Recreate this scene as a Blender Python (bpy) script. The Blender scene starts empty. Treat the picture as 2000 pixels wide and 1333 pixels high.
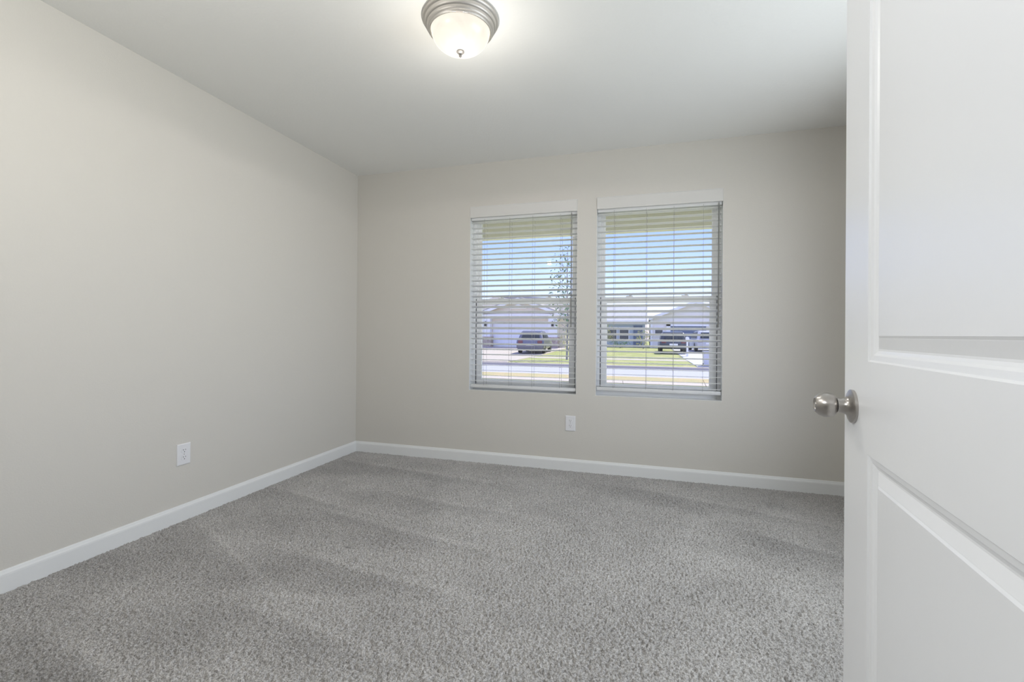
import bpy, bmesh, math, random
import numpy as np
from mathutils import Vector, Matrix

S = bpy.context.scene
COL = S.collection
R = math.radians
random.seed(7)

# ------------------------------------------------------------------ camera
cam_d = bpy.data.cameras.new('camera')
cam_d.sensor_width = 36.0
cam_d.lens = 888.1 / 2000.0 * 36.0
cam_d.clip_start = 0.02
cam_d.clip_end = 500
cam = bpy.data.objects.new('camera', cam_d)
COL.objects.link(cam)
S.camera = cam
_yaw, _pit, _rol = 0.283931, 0.002748, 0.007783
cam_d.shift_y = -16.55 / 2000.0
cy_, sy_ = math.cos(_yaw), math.sin(_yaw)
fw = Vector((-sy_*math.cos(_pit), cy_*math.cos(_pit), math.sin(_pit)))
r0 = Vector((cy_, sy_, 0)); u0 = r0.cross(fw)
rr = math.cos(_rol)*r0 + math.sin(_rol)*u0
uu = -math.sin(_rol)*r0 + math.cos(_rol)*u0
m = Matrix((rr, uu, -fw)).transposed().to_4x4()
m.translation = Vector((2.4602, -3.4962, 1.0448))
cam.matrix_world = m

# ------------------------------------------------------------------ look
S.view_settings.view_transform = 'Standard'
S.view_settings.look = 'None'
S.view_settings.gamma = 1.0
S.view_settings.use_curve_mapping = False
S.view_settings.exposure = 0.22

# ------------------------------------------------------------------ sky, sun, lights
W = bpy.data.worlds.new('sky')
S.world = W
W.use_nodes = True
wn, wl = W.node_tree.nodes, W.node_tree.links
wn.clear()
wo = wn.new('ShaderNodeOutputWorld'); wb = wn.new('ShaderNodeBackground'); ws = wn.new('ShaderNodeTexSky')
ws.sky_type = 'NISHITA'; ws.sun_disc = False
ws.sun_elevation = R(55); ws.sun_rotation = R(188)
ws.air_density = 1.0; ws.dust_density = 0.6; ws.ozone_density = 1.6
wb.inputs['Strength'].default_value = 0.195
wt = wn.new('ShaderNodeMix'); wt.data_type = 'RGBA'; wt.blend_type = 'MULTIPLY'; wt.inputs['Factor'].default_value = 1
wt.inputs['B'].default_value = (0.95, 0.86, 1.22, 1)
wl.new(ws.outputs[0], wt.inputs['A']); wl.new(wt.outputs['Result'], wb.inputs[0]); wl.new(wb.outputs[0], wo.inputs[0])

def light(name, kind, loc, rot, energy, color, **kw):
    d = bpy.data.lights.new(name, kind)
    d.energy = energy; d.color = color
    for k, v in kw.items(): setattr(d, k, v)
    o = bpy.data.objects.new(name, d)
    o.location = loc; o.rotation_euler = rot
    COL.objects.link(o)
    return o

light('sun', 'SUN', (0, 30, 30), (R(-35), 0, R(-32)), 5.2, (1.0, 0.95, 0.86), angle=R(0.6))
# unseen fill lamps added to brighten the room: right wall, hallway and entry sides
light('added_side_fill', 'AREA', (3.99, -1.75, 1.35), (0, R(90), 0), 34, (0.88, 0.945, 1.0),
      shape='RECTANGLE', size=1.50, size_y=1.7, spread=R(158))
light('added_door_fill', 'AREA', (1.5, -3.97, 1.90), Vector((1.3, 1.1, -0.55)).to_track_quat('-Z', 'Y').to_euler(), 13, (0.93, 0.965, 1.0), shape='DISK', size=0.35)
light('added_front_fill', 'POINT', (1.1, -2.85, 2.10), (0, 0, 0), 11.5, (1.0, 0.985, 0.965), shadow_soft_size=0.03)

# ------------------------------------------------------------------ helpers
def tag(o, label=None, cat=None, group=None, kind=None):
    if label: o['label'] = label
    if cat: o['category'] = cat
    if group: o['group'] = group
    if kind: o['kind'] = kind
    return o

def empty(name, loc=(0, 0, 0), rz=0.0):
    o = bpy.data.objects.new(name, None)
    o.location = loc; o.rotation_euler = (0, 0, rz)
    COL.objects.link(o)
    return o

class MB:
    def __init__(s): s.bm = bmesh.new()
    def box(s, a, b, bev=0.0):
        x0, y0, z0 = a; x1, y1, z1 = b
        vs = [s.bm.verts.new(p) for p in ((x0,y0,z0),(x1,y0,z0),(x1,y1,z0),(x0,y1,z0),(x0,y0,z1),(x1,y0,z1),(x1,y1,z1),(x0,y1,z1))]
        fs = [s.bm.faces.new([vs[i] for i in q]) for q in ((3,2,1,0),(4,5,6,7),(0,1,5,4),(1,2,6,5),(2,3,7,6),(3,0,4,7))]
        if bev > 0:
            es = set(e for f in fs for e in f.edges)
            bmesh.ops.bevel(s.bm, geom=list(es), offset=bev, segments=2, affect='EDGES', profile=0.5)
        return s
    def prism(s, pts, axis, a, b):
        """extrude a 2D outline along an axis; pts are in the other two axes in order"""
        def P(u, v, w):
            return {'x': (w, u, v), 'y': (u, w, v), 'z': (u, v, w)}[axis]
        A = [s.bm.verts.new(P(u, v, a)) for u, v in pts]
        B = [s.bm.verts.new(P(u, v, b)) for u, v in pts]
        n = len(pts)
        for i in range(n):
            s.bm.faces.new((A[i], A[(i+1) % n], B[(i+1) % n], B[i]))
        s.bm.faces.new(A[::-1]); s.bm.faces.new(B)
        return s
    def lathe(s, prof, axis='z', c=(0, 0, 0), n=48, cap=True):
        rings = []
        for r, h in prof:
            ring = []
            for i in range(n):
                t = 2*math.pi*i/n
                u, v = r*math.cos(t), r*math.sin(t)
                p = {'z': (u, v, h), 'y': (u, h, v), 'x': (h, u, v)}[axis]
                ring.append(s.bm.verts.new((p[0]+c[0], p[1]+c[1], p[2]+c[2])))
            rings.append(ring)
        for A, B in zip(rings, rings[1:]):
            for i in range(n):
                s.bm.faces.new((A[i], A[(i+1) % n], B[(i+1) % n], B[i]))
        if cap:
            s.bm.faces.new(rings[0][::-1]); s.bm.faces.new(rings[-1])
        return s
    def tube(s, pts, r, n=6, r2=None):
        pts = [Vector(p) for p in pts]
        rings = []
        for i, p in enumerate(pts):
            d = (pts[min(i+1, len(pts)-1)] - pts[max(i-1, 0)]).normalized()
            a = d.orthogonal().normalized(); b = d.cross(a)
            q = r if r2 is None else r + (r2-r)*i/(len(pts)-1)
            rings.append([s.bm.verts.new(p + q*(math.cos(2*math.pi*k/n)*a + math.sin(2*math.pi*k/n)*b)) for k in range(n)])
        for A, B in zip(rings, rings[1:]):
            best = min(range(n), key=lambda k: (A[0].co - B[k].co).length)
            B[:] = B[best:] + B[:best]
            for i in range(n):
                s.bm.faces.new((A[i], A[(i+1) % n], B[(i+1) % n], B[i]))
        s.bm.faces.new(rings[0][::-1]); s.bm.faces.new(rings[-1])
        return s
    def build(s, name, mat, parent=None, smooth=False, loc=None, angle=40):
        bmesh.ops.recalc_face_normals(s.bm, faces=s.bm.faces[:])
        me = bpy.data.meshes.new(name)
        s.bm.to_mesh(me); s.bm.free()
        if smooth:
            me.shade_smooth()
            me.set_sharp_from_angle(angle=R(angle))
        mats = mat if isinstance(mat, list) else [mat]
        for q in mats: me.materials.append(q)
        o = bpy.data.objects.new(name, me)
        if loc: o.location = loc
        if parent: o.parent = parent
        COL.objects.link(o)
        return o

def mat(name, col, rough=0.6, metal=0.0, spec=0.5, bump=None, coat=0.0, vary=None, aniso=0.0):
    """bump=(scale, distance, detail); vary=(scale, second colour, contrast)"""
    M = bpy.data.materials.new(name); M.use_nodes = True
    n, l = M.node_tree.nodes, M.node_tree.links
    b = n['Principled BSDF']
    b.inputs['Base Color'].default_value = (*col, 1)
    b.inputs['Roughness'].default_value = rough
    b.inputs['Metallic'].default_value = metal
    b.inputs['Specular IOR Level'].default_value = spec
    b.inputs['Coat Weight'].default_value = coat
    b.inputs['Anisotropic'].default_value = aniso
    tc = n.new('ShaderNodeTexCoord')
    if vary:
        t = n.new('ShaderNodeTexNoise'); t.inputs['Scale'].default_value = vary[0]; t.inputs['Detail'].default_value = 5
        rp = n.new('ShaderNodeMapRange'); rp.inputs['From Min'].default_value = 0.5-vary[2]; rp.inputs['From Max'].default_value = 0.5+vary[2]
        mx = n.new('ShaderNodeMix'); mx.data_type = 'RGBA'
        mx.inputs['A'].default_value = (*col, 1); mx.inputs['B'].default_value = (*vary[1], 1)
        l.new(tc.outputs['Object'], t.inputs['Vector']); l.new(t.outputs['Fac'], rp.inputs['Value'])
        l.new(rp.outputs[0], mx.inputs['Factor']); l.new(mx.outputs['Result'], b.inputs['Base Color'])
    if bump:
        t = n.new('ShaderNodeTexNoise'); t.inputs['Scale'].default_value = bump[0]; t.inputs['Detail'].default_value = bump[2]
        u = n.new('ShaderNodeBump'); u.inputs['Distance'].default_value = bump[1]; u.inputs['Strength'].default_value = 1.0
        l.new(tc.outputs['Object'], t.inputs['Vector']); l.new(t.outputs['Fac'], u.inputs['Height'])
        l.new(u.outputs[0], b.inputs['Normal'])
    return M

M_wall = mat('greige_wall_paint', (0.655, 0.632, 0.585), 0.75, spec=0.25, bump=(160, 0.0006, 3))
M_ceil = mat('ceiling_paint', (0.86, 0.86, 0.835), 0.9, spec=0.1, bump=(90, 0.0012, 4))
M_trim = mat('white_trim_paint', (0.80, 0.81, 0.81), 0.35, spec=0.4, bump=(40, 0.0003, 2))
M_door = mat('white_door_paint', (0.88, 0.89, 0.905), 0.30, spec=0.5, bump=(30, 0.00035, 2))
M_vinyl = mat('white_window_vinyl', (0.92, 0.93, 0.94), 0.35, spec=0.4)
M_dark = mat('dark_gap', (0.03, 0.03, 0.035), 0.8)
M_slat = mat('white_slat_vinyl', (0.86, 0.86, 0.84), 0.42, spec=0.4)
def slat_mat():
    M = bpy.data.materials.new('white_slat_vinyl'); M.use_nodes = True
    n, l = M.node_tree.nodes, M.node_tree.links
    b = n['Principled BSDF']; b.inputs['Base Color'].default_value = (0.93, 0.935, 0.94, 1); b.inputs['Roughness'].default_value = 0.42
    t = n.new('ShaderNodeBsdfTranslucent'); t.inputs['Color'].default_value = (0.93, 0.935, 0.94, 1)
    x = n.new('ShaderNodeMixShader'); x.inputs[0].default_value = 0.33
    l.new(b.outputs[0], x.inputs[1]); l.new(t.outputs[0], x.inputs[2]); l.new(x.outputs[0], n['Material Output'].inputs[0])
    return M
M_slat = slat_mat()
M_val = mat('white_valance', (0.68, 0.67, 0.645), 0.5, spec=0.3)
M_cord = mat('ladder_cord_white', (0.45, 0.45, 0.43), 0.8)
M_wand = mat('clear_grey_wand', (0.20, 0.20, 0.19), 0.25)
M_plate = mat('white_outlet_plastic', (0.80, 0.80, 0.82), 0.3)
M_slot = mat('outlet_slot', (0.05, 0.05, 0.06), 0.6)
M_nickel = mat('brushed_nickel', (0.50, 0.475, 0.45), 0.30, metal=1.0, aniso=0.5)
M_nickel2 = mat('brushed_nickel_fixture', (0.56, 0.535, 0.50), 0.48, metal=0.8)
M_finial = mat('nickel_finial', (0.22, 0.21, 0.20), 0.55, metal=0.6)
M_ext = mat('exterior_siding', (0.62, 0.62, 0.58), 0.8)

def glass_mat():
    M = bpy.data.materials.new('window_glass'); M.use_nodes = True
    n, l = M.node_tree.nodes, M.node_tree.links
    n.clear()
    o = n.new('ShaderNodeOutputMaterial'); t = n.new('ShaderNodeBsdfTransparent'); g = n.new('ShaderNodeBsdfGlossy'); x = n.new('ShaderNodeMixShader')
    t.inputs['Color'].default_value = (0.95, 0.97, 0.97, 1); g.inputs['Roughness'].default_value = 0.02
    x.inputs[0].default_value = 0.035
    l.new(t.outputs[0], x.inputs[1]); l.new(g.outputs[0], x.inputs[2]); l.new(x.outputs[0], o.inputs[0])
    return M
M_glass = glass_mat()

def bowl_mat():
    M = bpy.data.materials.new('lit_alabaster_glass'); M.use_nodes = True
    n, l = M.node_tree.nodes, M.node_tree.links
    b = n['Principled BSDF']
    b.inputs['Roughness'].default_value = 0.28
    b.inputs['Base Color'].default_value = (0.12, 0.115, 0.105, 1)
    tc = n.new('ShaderNodeTexCoord'); t = n.new('ShaderNodeTexNoise'); t.inputs['Scale'].default_value = 7; t.inputs['Distortion'].default_value = 1.4
    mp = n.new('ShaderNodeMapRange'); mp.inputs['To Min'].default_value = 0.62; mp.inputs['To Max'].default_value = 0.92
    l.new(tc.outputs['Object'], t.inputs['Vector']); l.new(t.outputs['Fac'], mp.inputs['Value'])
    b.inputs['Emission Color'].default_value = (1.0, 0.93, 0.80, 1)
    l.new(mp.outputs[0], b.inputs['Emission Strength'])
    return M
M_bowl = bowl_mat()

def carpet_mat():
    M = bpy.data.materials.new('grey_cut_pile_carpet'); M.use_nodes = True
    n, l = M.node_tree.nodes, M.node_tree.links
    b = n['Principled BSDF']
    b.inputs['Roughness'].default_value = 0.95
    b.inputs['Specular IOR Level'].default_value = 0.1
    b.inputs['Sheen Weight'].default_value = 0.15
    tc = n.new('ShaderNodeTexCoord')
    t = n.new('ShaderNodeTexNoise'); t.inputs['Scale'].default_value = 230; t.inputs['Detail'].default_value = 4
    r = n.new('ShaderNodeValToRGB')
    r.color_ramp.elements[0].position = 0.36; r.color_ramp.elements[0].color = (0.268, 0.258, 0.250, 1)  # dark end paints in the shade of gaps between tufts
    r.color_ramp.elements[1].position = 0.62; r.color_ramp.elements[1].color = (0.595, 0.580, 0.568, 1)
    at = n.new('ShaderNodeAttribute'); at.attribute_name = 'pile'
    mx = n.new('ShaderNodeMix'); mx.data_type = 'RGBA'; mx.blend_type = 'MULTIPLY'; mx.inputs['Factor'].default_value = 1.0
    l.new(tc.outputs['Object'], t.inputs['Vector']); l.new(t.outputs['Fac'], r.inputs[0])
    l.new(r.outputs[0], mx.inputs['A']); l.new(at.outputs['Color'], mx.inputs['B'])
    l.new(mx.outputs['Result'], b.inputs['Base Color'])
    u = n.new('ShaderNodeBump'); u.inputs['Distance'].default_value = 0.004; u.inputs['Strength'].default_value = 0.6
    t2 = n.new('ShaderNodeTexNoise'); t2.inputs['Scale'].default_value = 420; t2.inputs['Detail'].default_value = 2
    l.new(tc.outputs['Object'], t2.inputs['Vector']); l.new(t2.outputs['Fac'], u.inputs['Height']); l.new(u.outputs[0], b.inputs['Normal'])
    return M
M_carpet = carpet_mat()

# ------------------------------------------------------------------ room shell
H = 2.44
XR = 3.88            # right wall
YF = -3.29           # room face of the wall with the door
YB = -3.40           # hallway face of it
WIN = [(1.075, 1.957), (2.105, 2.987)]
WZ0, WZ1 = 0.58, 2.087
WT = 0.16            # outer wall thickness

def wall_x(name, xa, xb, y0, y1, z0, z1, openings, material):
    """wall running along X with rectangular openings (x0, x1, z0, z1)"""
    b = MB(); x = xa
    for (a, c, p, q) in sorted(openings):
        b.box((x, y0, z0), (a, y1, z1))
        if p > z0: b.box((a, y0, z0), (c, y1, p))
        if q < z1: b.box((a, y0, q), (c, y1, z1))
        x = c
    b.box((x, y0, z0), (xb, y1, z1))
    bmesh.ops.remove_doubles(b.bm, verts=b.bm.verts[:], dist=1e-5)
    # drop the internal faces shared by neighbouring blocks
    seen = {}
    for f in b.bm.faces:
        k = tuple(sorted(v.index for v in f.verts))
    b.bm.verts.index_update()
    for f in b.bm.faces:
        k = tuple(sorted(v.index for v in f.verts)); seen.setdefault(k, []).append(f)
    dead = [f for fs in seen.values() if len(fs) > 1 for f in fs]
    bmesh.ops.delete(b.bm, geom=dead, context='FACES_ONLY')
    return tag(b.build(name, material), kind='structure')

wall_x('wall_back', -0.16, XR+0.16, 0.0, WT, -0.02, H, [(a, c, WZ0, WZ1) for a, c in WIN], M_wall)
DX0, DX1 = 1.945, 2.765
wall_x('wall_front', -0.16, XR+0.16, YB, YF, -0.02, H, [(DX0, DX1, -0.02, 2.06)], M_wall)
tag(MB().box((-0.16, YF, -0.02), (0, 0, H)).build('wall_left', M_wall), kind='structure')
# right wall with an opening added for the unseen fill lamp
ADDED_WIN = (-2.6, -0.9, 0.6, 2.1)
b = MB()
b.box((XR, YF, -0.02), (XR+0.16, ADDED_WIN[0], H)); b.box((XR, ADDED_WIN[1], -0.02), (XR+0.16, 0, H))
b.box((XR, ADDED_WIN[0], -0.02), (XR+0.16, ADDED_WIN[1], ADDED_WIN[2])); b.box((XR, ADDED_WIN[0], ADDED_WIN[3]), (XR+0.16, ADDED_WIN[1], H))
tag(b.build('wall_right', M_wall), kind='structure')
b = MB()
for y0, y1, z0, z1 in ((ADDED_WIN[0], ADDED_WIN[1], ADDED_WIN[2], ADDED_WIN[2]+.05), (ADDED_WIN[0], ADDED_WIN[1], ADDED_WIN[3]-.05, ADDED_WIN[3]), (ADDED_WIN[0], ADDED_WIN[0]+.05, ADDED_WIN[2]+.05, ADDED_WIN[3]-.05),
                       (ADDED_WIN[1]-.05, ADDED_WIN[1], ADDED_WIN[2]+.05, ADDED_WIN[3]-.05), (-1.775, -1.725, ADDED_WIN[2]+.05, ADDED_WIN[3]-.05)):
    b.box((XR+.06, y0, z0), (XR+.10, y1, z1), 0.004)
w3 = tag(b.build('added_window_3', M_vinyl), kind='structure')  # unseen window frame, added around the fill lamp's opening
tag(MB().box((-0.16, -5.0, H), (XR+0.16, 0.16, H+0.12)).build('ceiling', M_ceil), kind='structure')
# hallway behind the camera
tag(MB().box((1.2, -4.95, -0.02), (3.6, -4.83, H)).build('wall_hall_back', M_wall), kind='structure')
tag(MB().box((1.08, -4.83, -0.02), (1.2, YB, H)).build('wall_hall_left', M_wall), kind='structure')
tag(MB().box((3.6, -4.83, -0.02), (3.72, YB, H)).build('wall_hall_right', M_wall), kind='structure')
tag(MB().box((1.08, -4.95, -0.06), (3.72, -3.22, -0.003)).build('floor_hall', M_carpet), kind='structure')

# carpet: displaced pile
def vnoise(x, y, seed=0):
    xi, yi = np.floor(x).astype(np.int64), np.floor(y).astype(np.int64)
    fx, fy = x-xi, y-yi
    fx = fx*fx*(3-2*fx); fy = fy*fy*(3-2*fy)
    def h(a, b):
        v = (a*374761393 + b*668265263 + seed*974634777) & 0xffffffff
        v = ((v ^ (v >> 13))*1274126177) & 0xffffffff
        return ((v ^ (v >> 16)) & 0xffff)/65535.0
    return (h(xi, yi)*(1-fx)+h(xi+1, yi)*fx)*(1-fy) + (h(xi, yi+1)*(1-fx)+h(xi+1, yi+1)*fx)*fy

def build_carpet():
    st = 0.0031
    xs = np.arange(0.0, XR+1e-6, XR/round(XR/st)); ys = np.arange(-3.22, 1e-6, 3.22/round(3.22/st))
    X, Y = np.meshgrid(xs, ys)
    # nap strokes left by the vacuum: long wedges pushed out from the left wall (base x, y0, y1, tip x, tip y)
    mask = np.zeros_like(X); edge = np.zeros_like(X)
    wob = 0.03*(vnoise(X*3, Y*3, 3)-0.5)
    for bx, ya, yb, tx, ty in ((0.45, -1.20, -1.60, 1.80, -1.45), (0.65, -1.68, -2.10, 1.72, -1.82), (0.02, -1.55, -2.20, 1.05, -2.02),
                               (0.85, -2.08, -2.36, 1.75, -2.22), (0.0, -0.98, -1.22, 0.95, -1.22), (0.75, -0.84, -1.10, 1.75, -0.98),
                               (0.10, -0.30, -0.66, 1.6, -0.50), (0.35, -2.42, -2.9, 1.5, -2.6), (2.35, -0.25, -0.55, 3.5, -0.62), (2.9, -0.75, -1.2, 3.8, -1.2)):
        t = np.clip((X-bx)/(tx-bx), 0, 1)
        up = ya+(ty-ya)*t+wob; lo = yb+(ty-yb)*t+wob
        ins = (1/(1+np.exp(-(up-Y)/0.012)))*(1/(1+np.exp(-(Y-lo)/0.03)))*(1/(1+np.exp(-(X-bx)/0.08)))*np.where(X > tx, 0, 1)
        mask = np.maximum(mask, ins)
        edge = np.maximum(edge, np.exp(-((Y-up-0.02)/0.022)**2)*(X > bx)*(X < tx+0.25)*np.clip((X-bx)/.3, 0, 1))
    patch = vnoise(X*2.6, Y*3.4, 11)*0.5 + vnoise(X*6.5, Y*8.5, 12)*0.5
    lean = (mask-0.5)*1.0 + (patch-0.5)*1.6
    # tufts: jittered cells with rounded tips
    cs = 0.0092
    U = (X+0.006*(vnoise(X/.03, Y/.03, 41)-.5)+0.003*lean)/cs; Vv = (Y+0.006*(vnoise(X/.03, Y/.03, 42)-.5)+0.004*lean)/cs
    ui, vi = np.floor(U).astype(np.int64), np.floor(Vv).astype(np.int64)
    def hsh(a, b, sd):
        v = (a*374761393 + b*668265263 + sd*974634777) & 0xffffffff
        v = ((v ^ (v >> 13))*1274126177) & 0xffffffff
        return ((v ^ (v >> 16)) & 0xffff)/65535.0
    h = np.zeros_like(X)
    for du in (-1, 0, 1):
        for dv in (-1, 0, 1):
            a_, b_ = ui+du, vi+dv
            px = a_+0.5+0.75*(hsh(a_, b_, 1)-0.5); py = b_+0.5+0.75*(hsh(a_, b_, 2)-0.5)
            top = 0.55+0.45*hsh(a_, b_, 3); top = np.where(hsh(a_, b_, 4) < 0.10, 0.15, top)
            an = hsh(a_, b_, 5)*3.14; ca, sa = np.cos(an), np.sin(an)
            dx, dy = U-px, Vv-py
            d2 = ((dx*ca+dy*sa)/0.95)**2 + ((-dx*sa+dy*ca)/0.62)**2
            h = np.maximum(h, top*np.clip(1-d2, 0, 1)**0.6)
    rim = np.minimum(np.minimum(X, XR-X), np.minimum(-Y, 9)); h = h*(0.55+0.45*np.clip(rim/0.05, 0, 1))
    Z = -0.014 + h*0.0165 + 0.003*(vnoise(X/0.03, Y/0.03, 23)-.5)
    n1, n2 = X.shape
    co = np.stack([X + 0.0025*(vnoise(X/0.008, Y/0.008, 31)-0.5), Y + 0.0025*(vnoise(X/0.008, Y/0.008, 32)-0.5), Z], -1)
    co[:, 0, 0] = 0.0; co[:, -1, 0] = XR; co[0, :, 1] = -3.22; co[-1, :, 1] = 0.0
    co = co.reshape(-1, 3).astype(np.float32)
    idx = np.arange(n1*n2).reshape(n1, n2)
    q = np.stack([idx[:-1, :-1], idx[:-1, 1:], idx[1:, 1:], idx[1:, :-1]], -1).reshape(-1, 4).astype(np.int32)
    me = bpy.data.meshes.new('floor')
    me.vertices.add(len(co)); me.vertices.foreach_set('co', co.ravel())
    me.loops.add(q.size); me.loops.foreach_set('vertex_index', q.ravel())
    me.polygons.add(len(q)); me.polygons.foreach_set('loop_start', np.arange(0, q.size, 4, dtype=np.int32))
    me.update(calc_edges=True); me.validate()
    me.shade_smooth()
    # vacuum nap: the sheen difference of leaning pile is painted into the colour
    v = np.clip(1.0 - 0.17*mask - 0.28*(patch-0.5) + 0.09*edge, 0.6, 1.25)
    # a small oval spot where the pile colour is darker
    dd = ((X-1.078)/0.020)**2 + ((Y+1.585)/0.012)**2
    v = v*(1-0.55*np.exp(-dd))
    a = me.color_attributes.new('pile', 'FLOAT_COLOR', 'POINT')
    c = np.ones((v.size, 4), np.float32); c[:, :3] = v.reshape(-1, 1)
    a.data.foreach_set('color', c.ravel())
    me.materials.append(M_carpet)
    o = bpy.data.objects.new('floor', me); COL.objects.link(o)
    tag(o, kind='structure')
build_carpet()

# give the plain hallway strip a neutral nap value too
ob = bpy.data.objects['floor_hall']; a = ob.data.color_attributes.new('pile', 'FLOAT_COLOR', 'POINT')
for d in a.data: d.color = (1, 1, 1, 1)

# baseboards with an eased top
BP = [(0, -0.012), (0.0125, -0.012), (0.0125, 0.060), (0.0115, 0.067), (0.008, 0.074), (0.0065, 0.079), (0.0045, 0.083), (0, 0.083)]
tag(MB().prism([(-y, z) for y, z in BP], 'x', 0.0005, XR-0.0005).build('baseboard_back', M_trim), kind='structure')
tag(MB().prism(BP, 'y', -3.275, -0.0005).build('baseboard_left', M_trim), kind='structure')
tag(MB().prism([(XR-x, z) for x, z in BP], 'y', -3.275, -0.0005).build('baseboard_right', M_trim), kind='structure')
tag(MB().prism([(YF+y, z) for y, z in BP], 'x', 0.0005, 1.87).build('baseboard_front', M_trim), kind='structure')

# door casing and jambs
b = MB()
b.box((DX0-0.002, YB, -0.01), (DX0+0.018, YF, 2.06)); b.box((DX1-0.018, YB, -0.01), (DX1+0.002, YF, 2.06)); b.box((DX0+.018, YB, 2.043), (DX1-.018, YF, 2.062))
tag(b.build('trim_1', M_trim), kind='structure')
b = MB()
b.box((DX0-0.065, YF, -0.005), (DX0-0.002, YF+0.014, 2.12), .003); b.box((DX1+0.002, YF, -0.005), (DX1+0.065, YF+0.014, 2.12), .003); b.box((DX0-.002, YF, 2.06), (DX1+.002, YF+.014, 2.12), .003)
tag(b.build('trim_2', M_trim), kind='structure')

# ------------------------------------------------------------------ windows
def ring(b, x0, x1, z0, z1, w, y0, y1, wb=None, wt=None, bev=0.002):
    wb = w if wb is None else wb; wt = w if wt is None else wt
    b.box((x0, y0, z0), (x0+w, y1, z1), bev); b.box((x1-w, y0, z0), (x1, y1, z1), bev)
    b.box((x0+w, y0, z0), (x1-w, y1, z0+wb), bev); b.box((x0+w, y0, z1-wt), (x1-w, y1, z1), bev)

def window(name, x0, x1):
    b = MB()
    ring(b, x0, x1, WZ0, WZ1, 0.022, 0.082, 0.150, wb=0.035, wt=0.03)
    # balance tracks beside the upper sash
    b.box((x0+.022, .112, 1.33), (x0+.034, .148, WZ1-.03)); b.box((x1-.034, .112, 1.33), (x1-.022, .148, WZ1-.03))
    r = tag(b.build(name, M_vinyl), kind='structure')
    b = MB(); ring(b, x0+.030, x1-.030, 1.29, WZ1-.028, .026, .122, .146, wb=.044, wt=.035)
    s = b.build('upper_sash', M_vinyl, r)
    MB().box((x0+.055, .132, 1.333), (x1-.055, .136, WZ1-.062)).build('glass_pane', M_glass, s)
    b = MB(); ring(b, x0+.0265, x1-.0265, WZ0+.036, 1.334, .046, .090, .118, wb=.048, wt=.044)
    s = b.build('lower_sash', M_vinyl, r)
    MB().box((x0+.072, .102, WZ0+.083), (x1-.072, .106, 1.291)).build('glass_pane', M_glass, s)
    b = MB()
    for xx in (x0+.0225, x1-.0262): b.box((xx, .086, WZ0+.036), (xx+.0045, .0895, 1.334))
    b.build('weatherstrip', M_dark, r)
    xm = (x0+x1)/2
    for xx in (xm-.20, xm+.20):
        MB().box((xx-.025, .094, 1.334), (xx+.025, .112, 1.343), .003).box((xx-.004, .086, 1.343), (xx+.018, .100, 1.350), .002).build('sash_lock', M_vinyl, s)
    return r
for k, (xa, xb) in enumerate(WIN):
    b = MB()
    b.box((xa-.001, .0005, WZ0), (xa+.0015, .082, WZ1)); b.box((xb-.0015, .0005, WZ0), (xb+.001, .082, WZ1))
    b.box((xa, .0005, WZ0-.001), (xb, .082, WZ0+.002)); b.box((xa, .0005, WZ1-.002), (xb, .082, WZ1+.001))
    tag(b.build('trim_%d' % (3+k), M_trim), kind='structure')  # white liner added over drywall returns; its paint stands in for daylight on them
window('window_1', *WIN[0]); window('window_2', *WIN[1])

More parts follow.
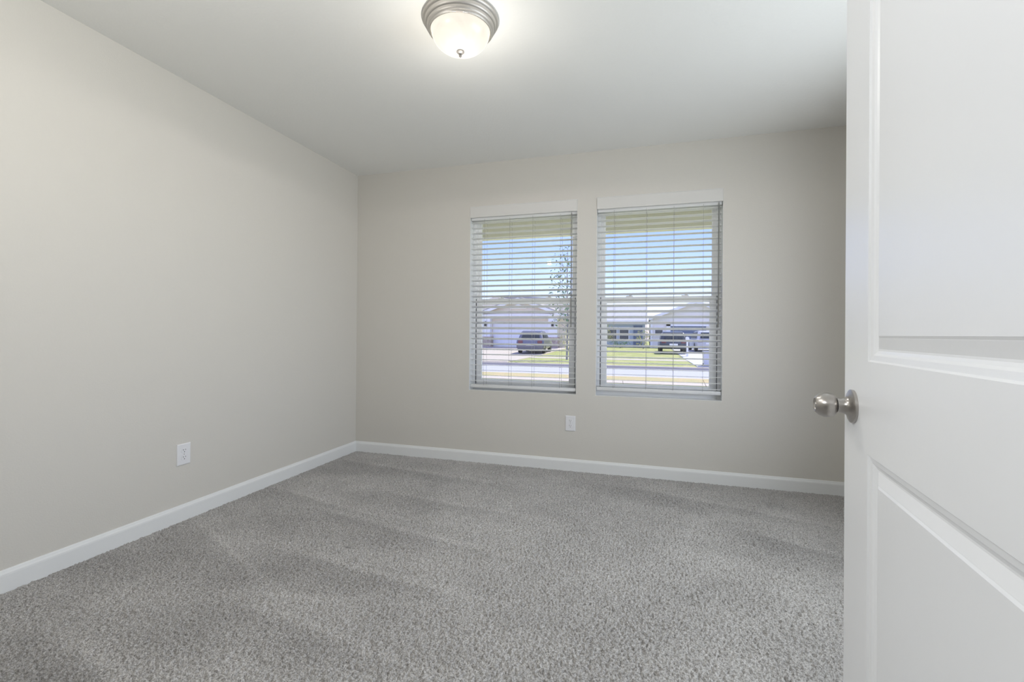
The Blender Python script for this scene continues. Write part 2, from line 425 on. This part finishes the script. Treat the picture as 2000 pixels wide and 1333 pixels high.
# ------------------------------------------------------------------ blinds
def blind(x0, x1, cords, wandx, zr, label):
    root = empty('window_blind', ((x0+x1)/2, 0.035, 1.99))
    tag(root, label, 'blind', 'white slatted blinds in the two windows')
    ox, oy, oz = root.location
    def L(b): 
        bmesh.ops.translate(b.bm, verts=b.bm.verts[:], vec=(-ox, -oy, -oz)); return b
    a, c = x0+0.001, x1-0.001
    # valance face with small end returns
    b = MB(); b.box((a-.0005, -0.006, 1.995), (c+.0005, 0.003, 2.084), .0025)
    b.box((a, 0.003, 1.995), (a+.006, 0.010, 2.084)); b.box((c-.006, 0.003, 1.995), (c, 0.010, 2.084))
    L(b).build('valance', M_val, root)
    b = MB(); b.box((a+.004, 0.012, 1.974), (c-.004, 0.066, 2.040), .003); L(b).build('headrail', M_slat, root)
    b = MB()
    pitch = 0.0434; z = 1.958; i = 0; zs = []
    while z > zr+0.034:
        t = (1.958-z)/(1.958-0.64)      # 0 top .. 1 bottom
        tilt = 3 + 15*math.exp(-((t-0.62)/0.24)**2)
        tilt += random.uniform(-0.5, 0.5)
        th = R(tilt); zs.append(z)
        # slightly crowned slat: inner edge high, outer edge low
        n = 6; w = 0.050; thk = 0.0028; top = []; bot = []
        for k in range(n+1):
            s = -w/2 + w*k/n
            crown = 0.0012*(1-(2*s/w)**2)
            yy, zz = s, crown
            for arr, dz in ((top, thk/2), (bot, -thk/2)):
                arr.append((0.038 + yy*math.cos(th)+ (zz+dz)*math.sin(th), z - yy*math.sin(th) + (zz+dz)*math.cos(th)))
        b.prism(top + bot[::-1], 'x', x0+.006, x1-.006)
        z -= pitch; i += 1
    L(b).build('slats', M_slat, root, smooth=True, angle=30)
    b = MB(); b.box((x0+.005, 0.012, zr), (x1-.005, 0.064, zr+.026), .004); L(b).build('bottom_rail', M_slat, root, smooth=True)
    for xc in cords:
        b = MB()
        for yy in (0.0115, 0.0645):
            b.tube([(xc+(0.006 if yy > .03 else 0), yy, 1.985), (xc+(0.006 if yy > .03 else 0), yy, zr+.02)], 0.0011, 5)
        for zz in zs: b.box((xc+.001, 0.0115, zz-.0042), (xc+.002, 0.0645, zz-.0034))
        L(b).build('ladder_cord', M_cord, root)
    b = MB(); b.lathe([(0.0042, 0), (0.0045, 0.02), (0.0045, 0.86), (0.0025, 0.885)], 'z', (wandx, 0.004, 1.10), n=6)
    b.tube([(wandx, 0.004, 1.983), (wandx, 0.006, 1.992), (wandx, 0.016, 1.996)], 0.0014, 5)
    L(b).build('tilt_wand', M_wand, root)
    return root
blind(*WIN[0], (1.196, 1.411, 1.602, 1.825), 1.912, 0.601, 'white slatted blind of the left window, nearer the room corner')
blind(*WIN[1], (2.233, 2.468, 2.659, 2.860), 2.960, 0.619, 'white slatted blind of the right window, nearer the door')

# ------------------------------------------------------------------ outlets (built facing -Y, local origin at the wall)
def outlet(loc, rz, label):
    root = empty('electrical_outlet', loc, rz)
    tag(root, label, 'outlet', 'duplex outlets low on the walls')
    w, h, d = 0.0385, 0.0585, 0.0065
    b = MB()
    prof = [(1.0, 0.0), (1.0, 0.003), (0.93, d-.0008), (0.88, d)]
    rings = []
    for s, y in prof:
        wi, hi = w-(1-s)*w, h-(1-s)*w
        rings.append([b.bm.verts.new(p) for p in ((-wi, -y, -hi), (wi, -y, -hi), (wi, -y, hi), (-wi, -y, hi))])
    for A, B in zip(rings, rings[1:]):
        for i in range(4): b.bm.faces.new((A[i], A[(i+1) % 4], B[(i+1) % 4], B[i]))
    b.bm.faces.new(rings[-1]); b.bm.faces.new(rings[0][::-1])
    b.build('cover_plate', M_plate, root)
    for zc in (0.0195, -0.0195):
        pts = []
        for k in range(40):
            t = 2*math.pi*k/40
            x, z = 0.0172*math.cos(t), 0.0172*math.sin(t)
            pts.append((x, zc+max(-0.0140, min(0.0140, z))))
        s = MB().prism(pts, 'y', -d+.0005, -d-0.0020).build('socket', M_plate, root)
        b = MB()
        b.box((-.0076, -d-.0024, zc+.0015), (-.0052, -d-.0021+.0002, zc+.0095)); b.box((.0052, -d-.0024, zc+.0025), (.0074, -d-.0019, zc+.0090))
        b.lathe([(0.0026, -d-.0024), (0.0026, -d-.0019)], 'y', (0, 0, zc-.0062), n=16)
        b.build('slots', M_slot, s)
    MB().lathe([(0.0028, -d+.0003), (0.0028, -d-.0006), (0.0015, -d-.0012)], 'y', n=16).build('screw', M_nickel, root)
    return root
outlet((1.915, 0, 0.357), 0, 'white duplex outlet on the back wall below the gap between the windows')
outlet((0, -1.576, 0.361), R(90), 'white duplex outlet on the left wall above the baseboard')

# ------------------------------------------------------------------ ceiling light
def ceiling_light():
    root = empty('ceiling_light', (1.665, -1.625, H))
    tag(root, 'lit flush mount dome light with white glass bowl and nickel ring on the ceiling', 'ceiling light')
    MB().lathe([(0.166, 0.0), (0.1675, -0.003), (0.1675, -0.010), (0.1640, -0.015), (0.1585, -0.018), (0.1570, -0.022), (0.1570, -0.028), (0.1540, -0.033),
                (0.1490, -0.035), (0.1480, -0.039), (0.1480, -0.044), (0.1450, -0.049), (0.1400, -0.051), (0.1390, -0.054), (0.1370, -0.058), (0.1335, -0.059), (0.1315, -0.055), (0.1315, -0.040)], n=96, cap=False).build('canopy_ring', M_nickel2, root, smooth=True)
    prof = []
    for k in range(25):
        t = k/24*math.pi/2
        prof.append((0.129*math.cos(t)**0.86 if k < 24 else 0.004, -0.053 - 0.088*math.sin(t)))
    MB().lathe([(0.131, -0.045), (0.131, -0.052)]+prof, n=96, cap=False).build('glass_bowl', M_bowl, root, smooth=True)
    MB().lathe([(0.017, -0.1405), (0.0175, -0.144), (0.013, -0.149), (0.007, -0.151), (0.0055, -0.154), (0.0065, -0.158), (0.006, -0.163), (0.002, -0.168)], n=32).build('finial', M_finial, root, smooth=True)
ceiling_light()
light('added_glow_below_bowl', 'POINT', (1.665, -1.625, H-0.31), (0, 0, 0), 3.8, (1.0, 0.95, 0.87), shadow_soft_size=0.0)  # unseen point added below the bowl, stands in for its glow on the ceiling
light('added_spot_below_bowl', 'SPOT', (1.665, -1.625, H-0.172), (0, 0, 0), 8.0, (1.0, 0.965, 0.92), shadow_soft_size=0.0, spot_size=R(179), spot_blend=0.12)  # unseen spot added under the fixture to brighten walls, floor and door

# ------------------------------------------------------------------ the open door
def door():
    Wd, Hd, T = 0.813, 2.03, 0.035
    Dx, Dy = 0.1011, 0.9949
    E = Vector((2.8330, -2.470, 0))             # latch edge on the visible face
    hinge = E - Vector((Dx, Dy, 0))*Wd
    root = empty('door_1', (hinge.x, hinge.y, 0.012), math.atan2(Dy, Dx))
    tag(root, kind='structure')
    # local: +X to the latch edge, +Y out of the visible face, face plane y = 0
    b = MB()
    panels = [(0.126, Wd-0.126, 0.24, 0.834), (0.126, Wd-0.126, 0.991, Hd-0.115)]
    prof = [(0, 0), (0.0025, -0.0030), (0.0060, -0.0035), (0.0105, -0.0042), (0.0140, -0.0068), (0.0185, -0.0088), (0.0215, -0.0088),
            (0.0385, -0.0036), (0.0395, -0.0034), (0.0430, -0.0016)]
    def face(y, sgn):
        def V(x, d, z): return b.bm.verts.new((x, y + sgn*d, z))
        xs = [0, panels[0][0], panels[0][1], Wd]
        zs = [0, panels[0][2], panels[0][3], panels[1][2], panels[1][3], Hd]
        for i in range(3):
            for j in range(5):
                if i == 1 and j in (1, 3): continue
                b.bm.faces.new([V(xs[i], 0, zs[j]), V(xs[i+1], 0, zs[j]), V(xs[i+1], 0, zs[j+1]), V(xs[i], 0, zs[j+1])])
        for (xa, xb, za, zb) in panels:
            rings = [[V(xa+o, d, za+o), V(xb-o, d, za+o), V(xb-o, d, zb-o), V(xa+o, d, zb-o)] for o, d in prof]
            for A, B in zip(rings, rings[1:]):
                for i in range(4): b.bm.faces.new((A[i], A[(i+1) % 4], B[(i+1) % 4], B[i]))
            b.bm.faces.new(rings[-1])
    face(0, 1); face(-T, -1)
    for q in (((0, 0, 0), (0, -T, 0), (0, -T, Hd), (0, 0, Hd)), ((Wd, 0, 0), (Wd, -T, 0), (Wd, -T, Hd), (Wd, 0, Hd)),
              ((0, 0, 0), (Wd, 0, 0), (Wd, -T, 0), (0, -T, 0)), ((0, 0, Hd), (Wd, 0, Hd), (Wd, -T, Hd), (0, -T, Hd))):
        b.bm.faces.new([b.bm.verts.new(p) for p in q])
    bmesh.ops.remove_doubles(b.bm, verts=b.bm.verts[:], dist=1e-5)
    b.build('door_leaf', M_door, root)
    kx, kz = Wd-0.052, 0.905
    for sgn, y0 in ((1, 0.0), (-1, -T)):
        P = lambda pr: [(r*(0.93 if h > 0.034 else 1.0), y0+sgn*h*0.78) for r, h in pr]
        k = MB().lathe(P([(0.0300, 0.0), (0.0305, 0.0035), (0.0300, 0.0060), (0.0265, 0.0085), (0.0190, 0.0115), (0.0150, 0.0165), (0.0135, 0.0225), (0.0130, 0.0330)]),
                       'y', (kx, 0, kz), n=64).build('door_knob', M_nickel, root, smooth=True)
        MB().lathe(P([(0.0105, 0.031), (0.0105, 0.0365)]), 'y', (kx, 0, kz), n=32).build('shadow_gap', M_dark, k)
        MB().lathe(P([(0.0130, 0.0345), (0.0185, 0.0365), (0.0222, 0.0410), (0.0242, 0.0480), (0.0246, 0.0540), (0.0236, 0.0610), (0.0205, 0.0690), (0.0150, 0.0760), (0.0130, 0.0775), (0.0118, 0.0770), (0.0100, 0.0745), (0.0060, 0.0740), (0.0045, 0.0765), (0.0040, 0.0765)]),
                   'y', (kx, 0, kz), n=64).build('knob_ball', M_nickel, k, smooth=True)
    MB().box((Wd-.0005, -T/2-.012, kz-.028), (Wd+.0012, -T/2+.012, kz+.028), .0004).build('latch_plate', M_nickel, root)
    for zz in (0.2, 1.0, 1.8):
        MB().lathe([(0.006, zz-.045), (0.006, zz+.045)], 'z', (-0.004, 0.004, 0), n=16).build('hinge', M_nickel, root)
door()

# ------------------------------------------------------------------ outside: porch
M_soffit = mat('porch_beam_paint', (0.84, 0.83, 0.70), 0.8)
M_conc = mat('porch_concrete', (0.66, 0.65, 0.62), 0.9, bump=(30, 0.002, 4))
tag(MB().box((-3, WT, -0.32), (7, 1.95, -0.06)).build('porch_slab', M_conc), kind='structure')
b = MB(); b.box((-3, 0.16, H+.02), (7, 2.2, H+.16)); b.box((-3, 1.72, 2.215), (7, 1.92, H+.02)); b.box((-3, 1.92, 2.235), (7, 1.945, H+.02))
tag(b.build('porch_roof', M_soffit), kind='structure')
for px in (-1.3, 5.2):
    tag(MB().box((px-.07, 1.75, -.06), (px+.07, 1.89, 2.215), .006).build('porch_post', M_trim),
        'white square porch post %s' % ('left of both windows' if px < 0 else 'right of both windows'), 'post')
# roof over the room so the sun stays out
tag(MB().prism([(-5.2, H+.14), (0.0, H+.14), (2.4, H+.17), (-1.4, H+1.9)], 'x', -3, 7).build('roof_house', mat('shingle_roof', (0.25, 0.23, 0.21), 0.9)), kind='structure')

# ------------------------------------------------------------------ outside: ground
def gz(y):
    if y < 24: return -0.30
    if y < 34.5: return -0.30 + 0.17*(y-24)/10.5
    return -0.13
M_grass = mat('lawn_grass', (0.36, 0.42, 0.13), 0.95, vary=(1.6, (0.55, 0.52, 0.24), 0.16), bump=(60, 0.03, 3))
M_dry = mat('dry_grass', (0.58, 0.46, 0.26), 0.95, vary=(2.5, (0.48, 0.44, 0.22), 0.15), bump=(60, 0.02, 3))
M_asph = mat('pale_asphalt', (0.46, 0.46, 0.49), 0.9, bump=(120, 0.003, 3))
M_walk = mat('sidewalk_concrete', (0.54, 0.48, 0.41), 0.9)
M_drive = mat('driveway_concrete', (0.56, 0.49, 0.41), 0.9, vary=(0.7, (0.50, 0.45, 0.38), 0.2))
def strip(name, y0, y1, x0, x1, dz, m, steps=1, thick=0.2):
    b = MB(); ys = [y0+(y1-y0)*i/steps for i in range(steps+1)]
    pts = [(y, gz(y)+dz) for y in ys] + [(ys[-1], gz(ys[-1])+dz-thick), (ys[0], gz(ys[0])+dz-thick)]
    return tag(b.prism(pts, 'x', x0, x1).build(name, m), kind='structure')
strip('lawn_near', 1.95, 9.35, -30, 32, 0, M_grass)
strip('sidewalk_near', 9.35, 10.2, -30, 32, 0.015, M_walk)
strip('verge_near', 10.2, 11.55, -30, 32, 0, M_dry)
strip('kerb_near', 11.55, 11.75, -30, 32, 0.0, M_walk)
strip('road', 11.75, 16.7, -45, 48, -0.10, M_asph)
strip('kerb_far', 16.7, 16.95, -45, 48, 0.0, M_walk)
strip('verge_far', 16.95, 21.3, -45, 48, 0, M_grass)
strip('sidewalk_far', 21.3, 22.6, -45, 48, 0.01, M_walk)
strip('lawn_far', 22.6, 95, -80, 85, 0, M_grass, 14)
strip('driveway', 16.96, 34.6, -11.4, -3.75, 0.03, M_drive, 7, 0.1)
strip('driveway_beside', 16.97, 40.2, 4.6, 9.6, 0.03, mat('driveway_grey', (0.55, 0.54, 0.53), 0.9), 7, 0.1)

# ------------------------------------------------------------------ outside: houses
M_white = mat('white_house_trim', (0.93, 0.93, 0.93), 0.6)
M_tan = mat('tan_gable_siding', (0.82, 0.73, 0.61), 0.8)
M_rooft = mat('tan_shingles', (0.44, 0.41, 0.37), 0.9, bump=(20, 0.02, 3))
M_stone = mat('brown_stone_base', (0.42, 0.34, 0.27), 0.9, vary=(9, (0.60, 0.50, 0.42), 0.12))
M_blue = mat('blue_grey_siding', (0.50, 0.57, 0.63), 0.8)
M_gdoor = mat('white_garage_door', (0.90, 0.91, 0.93), 0.55)
M_dblue = mat('dark_blue_garage_door', (0.16, 0.20, 0.28), 0.6)
M_black = mat('black_lantern', (0.04, 0.04, 0.045), 0.5)
M_pane = mat('dark_house_glass', (0.10, 0.12, 0.14), 0.1)
M_roofg = mat('grey_shingles', (0.50, 0.50, 0.51), 0.9, bump=(20, 0.02, 3))

def sectional_door(b, x0, x1, y, z0, z1, rows=4, cols=8):
    b.box((x0, y, z0), (x1, y+.06, z1))
    hh = (z1-z0)/rows; ww = (x1-x0)/cols
    for r_ in range(rows):
        for c_ in range(cols):
            b.box((x0+c_*ww+.07, y-.02, z0+r_*hh+.08), (x0+(c_+1)*ww-.07, y+.01, z0+(r_+1)*hh-.08))

g = -0.13
hs = empty('garage_house', (-8.0, 34.5, g))
tag(hs, 'tan gabled house with white double garage across the street, seen through left window', 'house')
def LH(b, root):
    bmesh.ops.translate(b.bm, verts=b.bm.verts[:], vec=tuple(-c for c in root.location)); return b
b = MB(); b.box((-12.1, 34.9, g), (-10.55, 46, 2.55)); b.box((-5.4, 34.9, g), (-4.0, 46, 2.55)); b.box((-10.55, 34.9, 2.15), (-5.4, 46, 2.55)); b.box((-10.55, 36, g), (-5.4, 46, 2.15))
b.prism([(-12.1, 2.55), (-4.0, 2.55), (-8.05, 4.02)], 'y', 34.6, 46)
LH(b, hs).build('wall', M_tan, hs)
b = MB()
for s in (-1, 1):
    x0, x1 = -8.05, -8.05+s*4.6
    z0, z1 = 4.14, 4.14-4.6*0.363
    b.prism([(x0, z0), (x1, z1), (x1, z1+.12), (x0, z0+.14)], 'y', 34.25, 46.2)
LH(b, hs).build('roof', M_rooft, hs)
b = MB()
for s in (-1, 1):
    x0, x1 = -8.05, -8.05+s*4.6
    b.prism([(x0, 3.93), (x1, 3.93-4.6*.363), (x1, 4.16-4.6*.363), (x0, 4.16)], 'y', 34.12, 34.26)
b.box((-12.4, 34.2, 2.58), (-3.7, 34.62, 2.74))
b.prism([(-8.75, 3.28), (-7.35, 3.28), (-8.05, 3.62)], 'y', 34.3, 34.6)
b.box((-8.75, 34.4, 3.22), (-7.35, 34.6, 3.30))
LH(b, hs).build('rake_trim', M_white, hs)
for xa, xb in ((-11.38, -10.58), (-5.38, -4.62)):
    b = MB(); b.box((xa, 34.3, .75), (xb, 34.92, 2.6)); p = LH(b, hs).build('pier', M_white, hs)
    b = MB(); b.box((xa-.08, 34.22, g), (xb+.08, 34.95, .70)); b.box((xa-.12, 34.18, .70), (xb+.12, 34.98, .78)); LH(b, hs).build('stone_base', M_stone, p)
    b = MB(); xm = (xa+xb)/2; b.box((xm-.09, 34.12, 1.70), (xm+.09, 34.3, 1.98)); b.box((xm-.14, 34.10, 1.98), (xm+.14, 34.3, 2.03)); b.prism([(xm-.12, 2.03), (xm+.12, 2.03), (xm, 2.14)], 'y', 34.12, 34.28)
    LH(b, hs).build('lantern', M_black, p)
b = MB(); sectional_door(b, -10.55, -5.42, 35.0, g, 2.15); LH(b, hs).build('garage_door', M_gdoor, hs)
b = MB()
b.box((-16.5, 40, g), (-4.0, 50, 2.7))
LH(b, hs).build('main_wall', M_tan, hs)
b = MB()
v = [b.bm.verts.new(p) for p in ((-17.2, 39.6, 2.7), (-3.4, 39.6, 2.7), (-3.4, 50.4, 2.7), (-17.2, 50.4, 2.7), (-13.4, 44, 5.15), (-12.0, 44, 5.15), (-7.2, 44.5, 4.95), (-6.4, 44.5, 4.95), (-9.6, 44, 4.55))]
for q in ((0, 1, 7, 6, 8, 5, 4), (1, 2, 7), (2, 3, 4, 5, 8, 6, 7), (3, 0, 4), (3, 2, 1, 0)): b.bm.faces.new([v[i] for i in q])
LH(b, hs).build('main_roof', M_rooft, hs)

hb = empty('grey_blue_house', (0.6, 40, g))
tag(hb, 'blue-grey sided house with pale roof across the street, seen left in right window', 'house')
b = MB(); b.box((-2.6, 40.5, g), (2.5, 50, 2.35)); b.prism([(41.0, 2.3), (49.5, 2.3), (45.3, 4.0)], 'x', -2.6, 2.5); LH(b, hb).build('wall', M_blue, hb)
b = MB(); b.prism([(40.0, 2.22), (45.3, 4.05), (50.5, 2.22), (50.5, 2.36), (45.3, 4.20), (40.0, 2.36)], 'x', -3.0, 2.7); LH(b, hb).build('roof', M_roofg, hb)
b = MB(); b.box((-3.0, 39.9, 2.18), (2.7, 40.02, 2.36)); LH(b, hb).build('fascia', M_white, hb)
for xa, xb in ((-0.9, -0.1), (0.2, 1.0)):
    b = MB(); b.box((xa-.08, 40.42, .55), (xb+.08, 40.52, 1.75)); f = LH(b, hb).build('window', M_white, hb)
    b = MB(); b.box((xa, 40.38, .63), (xb, 40.44, 1.67)); LH(b, hb).build('pane', M_pane, f)
b = MB(); b.box((1.45, 40.4, g), (2.25, 40.5, 1.9)); LH(b, hb).build('entry_door', M_dblue, hb)

hw = empty('white_house', (6.5, 40, g))
tag(hw, 'white house with dark blue garage door across the street, seen in right window', 'house')
b = MB(); b.box((2.95, 40.2, g), (10.6, 50, 2.6)); b.prism([(2.95, 2.6), (10.6, 2.6), (6.8, 4.1)], 'y', 40.2, 50); LH(b, hw).build('wall', mat('cream_siding', (0.88, 0.84, 0.78), 0.8), hw)
b = MB()
for s in (-1, 1): b.prism([(6.8, 4.15), (6.8+s*3.95, 4.15-3.95*.385), (6.8+s*3.95, 3.957-3.95*.385), (6.8, 3.959)], 'y', 39.85, 50.2)
LH(b, hw).build('roof', M_roofg, hw)
b = MB()
for s in (-1, 1): b.prism([(6.8, 3.9), (6.8+s*3.95, 3.9-3.95*.385), (6.8+s*3.95, 4.16-3.95*.385), (6.8, 4.16)], 'y', 39.72, 39.86)
b.box((2.95, 40.05, -.13), (3.15, 40.2, 2.6)); b.box((4.35, 40.05, -.13), (4.7, 40.2, 2.2)); b.box((4.35, 40.05, 1.85), (7.9, 40.2, 2.2))
LH(b, hw).build('trim_boards', M_white, hw)
b = MB(); sectional_door(b, 4.7, 7.7, 40.12, g, 1.85, 4, 5); LH(b, hw).build('garage_door', M_dblue, hw)
b = MB(); b.box((3.3, 40.1, .9), (4.1, 40.2, 1.8)); f = LH(b, hw).build('window', M_white, hw)
b = MB(); b.box((3.38, 40.06, .98), (4.02, 40.12, 1.72)); LH(b, hw).build('pane', M_pane, f)

# ------------------------------------------------------------------ outside: cars
def car(x, y, rz, paint, label, L_=4.4, Wd=1.78, Ht=1.48):
    z0 = gz(y)+0.03
    root = empty('parked_car', (x, y, z0), rz)
    tag(root, label, 'car')
    Mp = mat('car_paint', paint, 0.3, spec=0.6, coat=0.5)
    hw_ = Wd/2
    # local: length along Y (rear at -Y), profile extruded then pinched
    low = [(-L_/2, .35), (-L_/2+.05, .28), (L_/2-.1, .28), (L_/2, .45), (L_/2-.06, .72), (L_/2-1.0, .86), (-L_/2+.12, .92), (-L_/2, .72)]
    b = MB(); b.prism(low, 'x', -hw_, hw_)
    bmesh.ops.bevel(b.bm, geom=b.bm.edges[:], offset=.06, segments=3, affect='EDGES')
    b.build('body', Mp, root, smooth=True)
    cab = [(-L_/2+.15, .88), (-L_/2+.55, Ht-.06), (-L_/2+.9, Ht), (L_/2-2.0, Ht-.03), (L_/2-1.25, .86)]
    b = MB(); b.prism(cab, 'x', -hw_+.06, hw_-.06)
    for v_ in b.bm.verts:
        if v_.co.z > 1.0: v_.co.x *= 0.80
    bmesh.ops.bevel(b.bm, geom=b.bm.edges[:], offset=.05, segments=3, affect='EDGES')
    c = b.build('cabin', Mp, root, smooth=True)
    b = MB()
    for v4 in ([(-.62, -L_/2+.19, .95), (.62, -L_/2+.19, .95), (.52, -L_/2+.50, Ht-.14), (-.52, -L_/2+.50, Ht-.14)],):
        b.bm.faces.new([b.bm.verts.new((p[0], p[1]-.03, p[2])) for p in v4])
    for s in (-1, 1):
        b.bm.faces.new([b.bm.verts.new(p) for p in ((s*(hw_-.05), -L_/2+.45, .97), (s*(hw_-.05), L_/2-1.5, .97), (s*(hw_-.155), L_/2-2.0, Ht-.14), (s*(hw_-.155), -L_/2+.75, Ht-.14))])
    r_ = bmesh.ops.extrude_face_region(b.bm, geom=b.bm.faces[:])
    b.build('glazing', M_pane, c)
    for s in (-1, 1):
        for yy in (-L_/2+.85, L_/2-.85):
            MB().lathe([(0.20, -.11), (0.31, -.10), (0.32, 0), (0.31, .10), (0.20, .11)], 'x', (s*(hw_-.10), yy, .32), n=24).build('wheel', M_black, root, smooth=True)
        b = MB(); b.box((s*(hw_-.26)-.15, -L_/2-.02, .66), (s*(hw_-.26)+.15, -L_/2+.06, .84), .02)
        b.build('tail_light', mat('tail_light', (0.20, 0.07, 0.08), 0.3), root)
    MB().box((-.26, -L_/2-.02, .52), (.26, -L_/2+.03, .64)).build('number_plate', M_white, root)
car(-4.75, 27.0, R(4), (0.15, 0.16, 0.21), 'dark grey hatchback parked on the driveway before the white double garage')
car(4.3, 30.5, R(0), (0.05, 0.06, 0.07), 'black hatchback parked in front of the white house, seen through right window', 4.4, 1.75, 1.45)
car(6.75, 33.3, R(3), (0.60, 0.61, 0.64), 'silver car parked before the dark blue garage door, right of the black car', 4.5, 1.8, 1.5)

# ------------------------------------------------------------------ outside: plants and street things
M_bark = mat('grey_bark', (0.30, 0.29, 0.30), 0.9)
M_leafy = mat('leaf_yellow_green', (0.42, 0.46, 0.12), 0.8, vary=(3, (0.55, 0.50, 0.20), 0.2))
M_leafd = mat('leaf_dark_green', (0.14, 0.24, 0.12), 0.8)
def leaf_cloud(n, c, rad, size, seed, shell=0.3):
    rg = np.random.default_rng(seed); b = MB()
    for _ in range(n):
        d = rg.normal(size=3); d /= np.linalg.norm(d); r_ = shell+(1-shell)*rg.random()**0.5
        p = Vector((c[0]+d[0]*rad[0]*r_, c[1]+d[1]*rad[1]*r_, c[2]+d[2]*rad[2]*r_))
        a = Vector(rg.normal(size=3)).normalized(); t = a.orthogonal().normalized(); s = size*(0.6+0.8*rg.random())
        u = a*s; w_ = t*s*0.45
        b.bm.faces.new([b.bm.verts.new(q) for q in (p-u, p+w_, p+u, p-w_)])
    return b
def tree(x, y, h, rad, n, label, size=.09, mleaf=None):
    z = gz(y); root = empty('young_tree', (x, y, z)); tag(root, label, 'tree')
    rg = random.Random(int(x*10)+5); b = MB()
    b.tube([(0, 0, -.05), (.03, 0, h*.35), (-.02, .02, h*.7), (0, 0, h)], .055, 8, .012)
    for k in range(16):
        zz = h*(.28+.65*k/16); a = rg.uniform(0, 6.28); l_ = rad*(1.15-.6*k/16)
        b.tube([(0, 0, zz), (math.cos(a)*l_*.5, math.sin(a)*l_*.5, zz+l_*.35), (math.cos(a)*l_, math.sin(a)*l_, zz+l_*.8)], .016, 5, .005)
    b.build('trunk', M_bark, root)
    leaf_cloud(n, (0, 0, h*.62), (rad, rad, h*.44), size, int(abs(x)*100)+1).build('foliage', mleaf or M_leafd, root)
tree(-1.45, 20.2, 5.9, 1.0, 420, 'slender young tree with sparse leaves across the street, right edge of left window')
def shrub(x, y, r_, h, label, m=None, n=260):
    z = gz(y); root = empty('shrub', (x, y, z)); tag(root, label, 'shrub', 'shrubs in the front yards across the street')
    b = MB()
    for k in range(5):
        a = k*1.3; b.tube([(0, 0, -.03), (math.cos(a)*r_*.5, math.sin(a)*r_*.5, h*.7)], .02, 5, .008)
    b.build('stems', M_bark, root)
    leaf_cloud(n, (0, 0, h*.55), (r_, r_, h*.5), .07, int(abs(x*31+y))+3).build('foliage', m or M_leafy, root)
shrub(-3.1, 31.0, .75, 1.5, 'taller yellow-green shrub right of the grey hatchback and garage')
shrub(-2.0, 29.5, .7, 1.0, 'low yellow-green shrub right of the taller shrub, beside the slender tree')
shrub(-1.0, 36.5, .9, 2.3, 'pale green shrub at left edge of the blue-grey house front', M_leafy, 340)
shrub(2.35, 36.0, .75, 1.6, 'round yellow-green shrub between the blue-grey and white houses', M_leafy)
shrub(0.4, 37.5, .9, .8, 'low dark green shrub under the windows of the blue-grey house', M_leafd)
tree(9.4, 24.5, 6.8, 2.2, 2200, 'full dark tree on the lawn right of the silver car', .16)

mb = empty('mailbox', (4.95, 26.0, gz(26))); tag(mb, 'white mailbox on a post by the far sidewalk, seen through right window', 'mailbox')
MB().box((-.05, -.05, -.02), (.05, .05, 1.0)).build('post', M_white, mb)
bq = MB(); pts = [(-.09, 1.0)] + [(.09*math.cos(t), 1.12+.09*math.sin(t)) for t in [math.pi*k/8 for k in range(8, -1, -1)]] + [(.09, 1.0)]
bq.prism(pts, 'y', -.25, .22).build('box', M_white, mb)
tb = empty('trash_bin', (5.07, 17.6, gz(17.6))); tag(tb, 'pale wheeled trash bin at the far kerb, right edge of right window', 'bin')
bq = MB(); bq.prism([(-.15, .04), (.15, .04), (.20, .62), (-.20, .62)], 'y', -.21, .21).build('body', mat('pale_bin_plastic', (0.62, 0.63, 0.66), 0.5), tb)
MB().box((-.215, -.24, .62), (.215, .23, .67), .02).build('lid', mat('grey_bin_lid', (0.35, 0.36, 0.40), 0.5), tb)
for s in (-1, 1): MB().lathe([(.07, -.02), (.07, .02)], 'x', (s*.15, .20, .07), n=16).build('wheel', M_black, tb)

def twigs(x, y, seed, label, n=9):
    z = -0.30; root = empty('bare_shrub', (x, y, z)); tag(root, label, 'shrub', 'bare shrubs before the porch')
    rg = random.Random(seed); b = MB()
    for k in range(n):
        a = rg.uniform(0, 6.28); l_ = rg.uniform(.2, .5); h_ = rg.uniform(.55, .86)
        b.tube([(0, 0, -.02), (math.cos(a)*l_*.35, math.sin(a)*l_*.35, h_*.55), (math.cos(a)*l_, math.sin(a)*l_, h_)], .006, 5, .002)
    b.build('stems', mat('dark_twig', (0.10, 0.08, 0.06), 0.9), root)
twigs(3.42, 2.6, 4, 'bare twiggy shrub outside the lower right corner of the right window')
twigs(2.3, 2.6, 9, 'bare twiggy shrub outside below the middle of the right window', 6)
